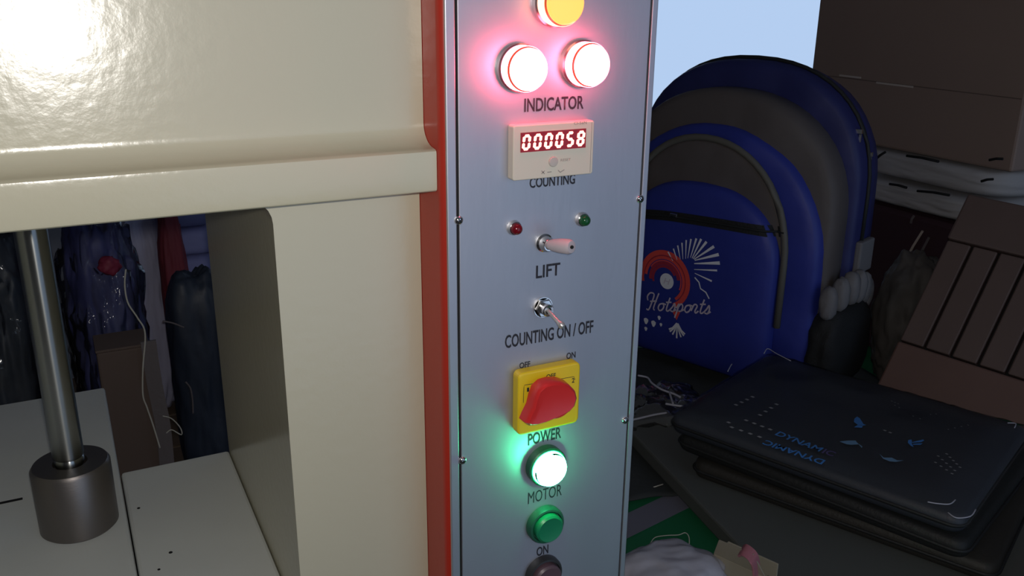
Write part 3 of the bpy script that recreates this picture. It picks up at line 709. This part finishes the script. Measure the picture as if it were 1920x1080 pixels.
# the printed emblem
def E2(px, py): return bp2(px, py, -0.002)
hub = E2(1282,512)
bm = bmesh.new()
ray_def = [(1253,472,1262,489),(1263,466,1270,487),(1271,460,1276,486),(1279,455,1281,486),(1287,450,1286,485),(1296,448,1290,484),(1306,447,1295,483),(1315,448,1298,484),(1325,453,1300,485),(1339,462,1302,486),(1348,477,1303,488),(1350,493,1302,494),(1345,507,1302,505),(1335,527,1303,512)]
for i, (ax_, ay, bx, by) in enumerate(ray_def):
    bm = bmesh.new()
    p, q_ = E2(ax_,ay), E2(bx,by); w_ = 0.0028+0.0028*min(1,max(0,(i-4)/7)); 
    if i > 11: w_ = 0.0032
    pts = [(p[0]+(q_[0]-p[0])*k/4, p[1]+(q_[1]-p[1])*k/4) for k in range(5)]
    ribbon(bm, pts, [w_*(1-.18*k) for k in range(5)], fP)
    obj('ray_print', bm, print_white, bp)
bm = bmesh.new()
zz2 = [E2(*p) for p in ((1303,520),(1311,529),(1314,541),(1324,548),(1330,560))]
ribbon(bm, zz2, 0.0022, fP); obj('zigzag_print', bm, print_white, bp); bm = bmesh.new()
for k in range(-3,4):
    a = k*0.30; p0 = E2(1270,606); L_ = 0.026-abs(k)*0.0028
    ribbon(bm, [(p0[0]+math.sin(a*.35)*0.004, p0[1]), (p0[0]+math.sin(a)*L_*.62, p0[1]-L_*.6), (p0[0]+math.sin(a*1.25)*L_, p0[1]-L_*(1.05-.06*abs(k)))], [0.002,0.0026,0.003], fP)
obj('fan_print', bm, print_white, bp); bm = bmesh.new()
for px, py, r in ((1211,602,.0045),(1225,607,.0045),(1239,609,.0025),(1236,596,.003),(1210,617,.003)):
    c_ = E2(px,py); poly(bm, [(c_[0]+r*math.cos(t_)*(1+.3*math.sin(3*t_)), c_[1]+r*1.3*math.sin(t_)) for t_ in [k*math.pi/5 for k in range(10)]], fP)
obj('spot_print', bm, print_white, bp)['kind'] = 'stuff'
dc = E2(1251,527); bm = bmesh.new()
poly(bm, [(dc[0]+0.0135*math.cos(k*math.pi/14), dc[1]+0.0135*math.sin(k*math.pi/14)) for k in range(28)], lambda s,z: fP(s,z,0.0014))
obj('white_disc_print', bm, print_white, bp)
text_mesh('disc_lettering', 'H', lambda a,b: fP(dc[0]-0.006+a+b*.3, dc[1]-0.005+b, 0.0018), 0.010, 0.010, print_script, bp)
rc = E2(1246,524)
def arc(bm, r, a0, a1, w, sq=1.0):
    ribbon(bm, [(rc[0]+r*sq*math.cos(math.radians(a)), rc[1]+r*math.sin(math.radians(a))) for a in [a0+(a1-a0)*k/28 for k in range(29)]], w, fP)
bm = bmesh.new(); arc(bm, 0.046, -62, 196, 0.0085); arc(bm, 0.0375, -50, 178, 0.0050); arc(bm, 0.0325, -20, 150, 0.0022)
p0 = E2(1268,585); poly(bm, [(p0[0]-0.008,p0[1]), (p0[0]+0.008,p0[1]+.002), (p0[0]+0.002,p0[1]-0.014)], fP)
obj('red_ring_print', bm, print_red, bp)
bm = bmesh.new(); arc(bm, 0.041, -40, 180, 0.0022); arc(bm, 0.028, 10, 190, 0.006); arc(bm, 0.0225, 30, 200, 0.004)
obj('dark_ring_print', bm, print_dark, bp)
# script word, drawn as pen strokes
G = {'H':[[(.05,.55),(.0,.8),(.15,1.0),(.36,.92),(.30,.5),(.16,.02),(.02,.05)],[(.62,1.0),(.52,.6),(.42,.12),(.5,.0)],[(.18,.5),(.36,.52),(.56,.55)]],
 'o':[[(.30,.42),(.12,.36),(.06,.15),(.16,.0),(.30,.08),(.36,.28),(.28,.42),(.46,.36)]],
 't':[[(.24,.78),(.14,.3),(.12,.06),(.2,.0),(.34,.12)],[(.05,.5),(.34,.52)]],
 's':[[(.0,.05),(.14,.25),(.24,.46),(.28,.2),(.2,.0),(.06,.04)],[(.2,.0),(.36,.12)]],
 'p':[[(.02,.2),(.16,.46),(.08,.0),(.0,-.36)],[(.12,.26),(.26,.46),(.36,.3),(.3,.06),(.16,.04)],[(.3,.06),(.44,.14)]],
 'r':[[(.0,.1),(.12,.46),(.28,.40),(.20,.1),(.26,.0),(.38,.12)]]}
ADV = {'H':.62,'o':.40,'t':.28,'s':.33,'p':.42,'r':.36}
wa, wb_ = Vector(E2(1212,580)), Vector(E2(1332,588)); wd = (wb_-wa); tot = sum(ADV[c] for c in 'Hotsports')
d_ = wd.normalized(); n_ = Vector((-d_.y,d_.x)); sc_ = wd.length/tot; bm = bmesh.new(); xx = 0
for ch_ in 'Hotsports':
    for stt in G[ch_]:
        cps = catmull([Vector((x,y,0)) for x,y in stt], 5)
        pts = [wa+d_*((xx+c.x+c.y*.22)*sc_)+n_*(c.y*0.030) for c in cps]
        ribbon(bm, pts, 0.0026, lambda s,z: fP(s,z,0.0022))
    xx += ADV[ch_]
obj('script_lettering', bm, print_script, bp)

# ------------------------------------------------------------------ right-hand pile
XC = 1.0
mar = thing('dark_crate', (1.22,0.58,ZW+.003), 'dark maroon cloth covered crate under the white wrapped bundles, right of the backpack', 'crate')
bm = B((XC+0.0,0.33,ZW+.003),(1.45,0.80,0.842))
obj('crate_body', bm, maroon, mar, bevel=0.012)
for (p0, p1, m_) in (((1697,490),(1730,433),tape),((1722,488),(1742,445),grey_strip),((1708,418),(1714,404),grey_strip)):
    a, b_ = at(*p0,0,XC-0.004), at(*p1,0,XC-0.004); obj('edge_binding', tube(bmesh.new(), [a, (a+b_)/2+Vector((-.002,0,0)), b_], 0.0022, 6), m_, mar)
def bundle(z0, z1, y0, y1, x0, seed, label):
    o = Vector(((x0+1.40)/2, (y0+y1)/2, (z0+z1)/2))
    bm = blob(o, ((1.40-x0)/2,(y1-y0)/2,(z1-z0)/2), 0.011, 5, seed, 5, None, 6)
    for v in bm.verts: v.co.z = min(max(v.co.z, z0), z1)
    r = obj('wrapped_bundle', bm, white_pack, smooth=True)
    tag(r, label, 'bundle', 'white wrapped bundles under the cardboard carton'); 
    return r
b1 = bundle(0.8425, 0.888, 0.385, 0.655, XC-.01, 11, 'lower white wrapped bundle with dark marks, on the maroon crate')
b2 = bundle(0.8885, 0.939, 0.36, 0.665, XC-.005, 12, 'upper white wrapped bundle directly beneath the cardboard carton')
for b_, lst in ((b1, ((1668,345,1700,352),(1720,358,1780,366),(1840,340,1862,336))), (b2, ((1640,300,1660,285),(1700,292,1760,303),(1855,300,1880,298)))):
    for (ax_, ay, bx, by) in lst:
        p, q_ = at(ax_,ay,0,XC-.012), at(bx,by,0,XC-.012)
        obj('dark_mark', tube(bmesh.new(), [p, (p+q_)/2+Vector((0,0,0.0012)), q_], 0.0022, 6), black_gap, b_, smooth=True)
ct = thing('cardboard_carton', (1.25,0.58,0.94), 'large brown cardboard carton resting on the white bundles beside the window', 'carton')
obj('carton_body', B((XC,0.355,0.9395),(1.5,0.785,1.40)), cardboard, ct, bevel=0.004)
bm = bmesh.new(); box(bm, (XC-0.0012,0.665,1.0505),(XC-0.0002,0.715,1.0535)); box(bm, (XC-0.0012,0.553,1.0455),(XC-0.0002,0.63,1.0485))
obj('packing_tape', bm, tape, ct)
obj('flap_seam', B((XC-0.0006,0.36,1.0478),(XC+0.0005,0.78,1.0492)), cardboard_dark, ct)
# crumpled mottled cloth behind the slats
mc = fB(0.112,0.225,0.690)
tag(obj('mottled_cloth', blob(mc, (0.048,0.060,0.112), 0.16, 2.8, 31, 5, -0.112, 2.2, (XL,YL)), camo, smooth=True), 'heap of mottled grey brown cloth between backpack and slatted panel', 'cloth')
# slatted brown panel leaning against the pile
BL = at_depth(1658,696,1.34); BR = at_depth(1950,796,1.21)
e1 = (BR-BL).normalized(); TLg = at_depth(1838,372,1.345)
e2 = (TLg-BL); e2 = (e2-e1*e2.dot(e1)*0.55).normalized(); hgt = (TLg-BL).length
e3 = e1.cross(e2).normalized(); 
if e3.dot(CAM-BL) < 0: e3 = -e3
sl = thing('slatted_panel', BL, 'brown slatted panel leaning behind the right end of the bag stack', 'panel')
fs = frame_map(BL, e1, e2, e3); Wd = (BR-BL).length+0.16
def op(a, b): return obox(bmesh.new(), fs, a, b)
obj('bottom_rail', op((0,-0.046,-0.012),(Wd,0.050,0.004)), brown_red, sl, bevel=0.003)
obj('top_rail', op((0,hgt-0.075,-0.012),(Wd,hgt,0.006)), brown_slat, sl, bevel=0.003)
obj('back_sheet', op((0.004,0.04,-0.016),(Wd-.004,hgt-0.06,-0.0121)), black_gap, sl)
n = 10; sw = Wd/n
for k in range(n):
    obj('slat', op((k*sw+0.002,0.0525,-0.012),((k+1)*sw-0.002,hgt-0.0775,0.004)), brown_slat, sl, bevel=0.002)
# dark bag low at the right edge
db = at(1890,1040,2,0.62)
tag(obj('black_bag', blob(Vector((db.x+0.045,-0.165,0.625)), (0.10,0.09,0.053), 0.05, 3, 41, 5, -0.0525, 3), bag_black, smooth=True), 'plain black bag slumped on the bench in front of the stack, at the right edge', 'bag')

# ================================================================== BEHIND THE PRESS
TZ = 0.44
pt = thing('packing_table', (-0.3,1.0,0), 'low wooden table of wrapped goods seen through the press opening', 'table')
for k in range(6): obj('plank', B((-1.0,0.60+k*0.13,TZ-.03),(0.06,0.727+k*0.13,TZ)), wood, pt, bevel=0.003)
for x in (-0.95,-0.05):
    for y in (0.63,1.28): obj('leg', B((x,y,0),(x+.06,y+.06,TZ-.0305)), wood, pt, bevel=0.003)
def stand(name, px0, px1, py0, y, dep, amp, fr, seed, m, label, cat, p=2.6, zmin=TZ, group=None):
    a, b = at(px0,py0,1,y), at(px1,py0,1,y); cx_ = (a.x+b.x)/2; hw = (b.x-a.x)/2; h = (a.z-zmin)/2
    o = obj(name, blob(Vector((cx_,y,zmin+h)), (hw,dep,h), amp, fr, seed, 5, -h+0.001, p), m, smooth=True)
    return tag(o, label, cat, group), Vector((cx_,y,zmin+h)), (hw,dep,h)
nb, nc, nr = stand('wrapped_bundle', 100, 240, 392, 0.97, 0.07, 0.16, 4, 51, navy, 'navy cloth bundle in shiny clear plastic, behind the ram shaft', 'bundle')
obj('plastic_wrap', blob(nc+Vector((0,0,.002)), (nr[0]*1.07,nr[1]*1.1,nr[2]*1.0), 0.20, 5, 52, 5, -nr[2]+0.002, 2.4), clear_navy, nb, smooth=True)
rp = at(205,498,1,0.893)
obj('red_pouch', blob(rp, (0.014,0.010,0.013), 0.35, 3, 53, 3), red_bright, nb, smooth=True)
tb, tcn, trr = stand('wrapped_bundle', -120, 52, 425, 0.92, 0.08, 0.12, 4, 54, teal, 'dark teal bundle in clear plastic at the left edge, left of the ram shaft', 'bundle')
obj('plastic_wrap', blob(tcn+Vector((0,0,.002)), (trr[0]*1.05,trr[1]*1.1,trr[2]*1.0), 0.18, 5, 55, 5, -trr[2]+0.002, 2.4), clear_navy, tb, smooth=True)
stand('lavender_sack', 212, 294, 350, 1.16, 0.035, 0.12, 4, 56, lav, 'pale lavender cloth sack behind the navy bundle, under the press beam', 'sack')
stand('red_cloth_roll', 284, 338, 380, 1.08, 0.03, 0.08, 5, 57, red_cloth, 'dark red rolled cloth standing beside the folded blue cloths', 'cloth')
# black garment bag in front, folded cloths behind
gb, gc, gr = stand('black_garment_bag', 303, 425, 520, 0.84, 0.04, 0.06, 4, 58, garment_black, 'black garment bag standing next to the press column inside the opening', 'bag', 4)
for pts in (((305,602,),(325,606),(345,614)), ((348,716),(357,728),(361,750),(362,775))):
    ps = [at(*p,1,gc.y-gr[1]-0.003) for p in pts]
    obj('edge_binding', tube(bmesh.new(), catmull(ps,6), 0.0013, 6), grey_strip, gb, smooth=True)
fx0, fx1 = at(325,450,1,1.12).x, at(400,450,1,1.12).x
zf = TZ
for i, (th, lb) in enumerate(((0.12,'bottom slate blue folded cloth of the pile behind the black garment bag'),(0.11,'second slate blue folded cloth from the bottom of the pile'),(0.075,'slate blue folded cloth just above the black garment bag'),(0.05,'thin slate blue folded cloth below the topmost of the pile'),(0.09,'topmost slate blue folded cloth of the pile beside the red roll'))):
    oo = Vector(((fx0+fx1)/2+random.uniform(-.004,.004), 1.15, zf+th/2))
    bm = blob(oo, ((fx1-fx0)/2,0.06,th/2), 0.02, 6, 60+i, 4, None, 6)
    for v in bm.verts: v.co.z = min(max(v.co.z, zf+.0003), zf+th-.0003)
    tag(obj('folded_cloth', bm, blue_fold, smooth=True), lb, 'cloth', 'folded cloths beside the red roll'); zf += th
bc = thing('brown_carton', (-0.235,0.73,TZ), 'narrow brown carton between the navy bundle and the black garment bag', 'carton')
x0, x1 = at(186,700,1,0.70).x, at(285,700,1,0.70).x; zc_ = at(235,655,1,0.70).z
obj('carton_body', B((x0,0.70,TZ),(x1,0.76,zc_)), cardboard_dark, bc, bevel=0.003)
obj('lid_flap', B((x0-.001,0.698,zc_+.0005),(x1+.001,0.761,zc_+.004)), cardboard_dark, bc, bevel=0.001)
wp = [at(278,640,1,0.690), at(290,720,1,0.688), at(306,800,1,0.686), at(314,880,1,0.684)]
bm = bmesh.new(); prs = []
for p in catmull(wp,5): prs.append([bm.verts.new(p+Vector((dx,dy,0))) for dx,dy in ((-.0095,0),(.0095,0),(.0095,.003),(-.0095,.003))])
for r0, r1 in zip(prs, prs[1:]):
    for k in range(4): j = (k+1)%4; bm.faces.new((r0[k],r0[j],r1[j],r1[k]))
bm.faces.new(prs[0]); bm.faces.new(prs[-1])
tag(obj('grey_webbing', bm, grey_strip, smooth=False), 'grey webbing strap hanging in front of the narrow brown carton', 'strap')
thread_obj([at(x,y,1,0.68) for x,y in ((236,505),(234,535),(240,568),(258,596),(272,625),(268,690),(268,740),(276,765),(288,800),(300,840))], 0.0011, 'white cord hanging in front of the navy bundle and brown carton', name='cord')
thread_obj([at(x,y,1,0.675) for x,y in ((305,780),(322,785),(338,802),(340,815),(322,806),(312,812))], 0.0008, 'pale thread loop at the foot of the black garment bag')
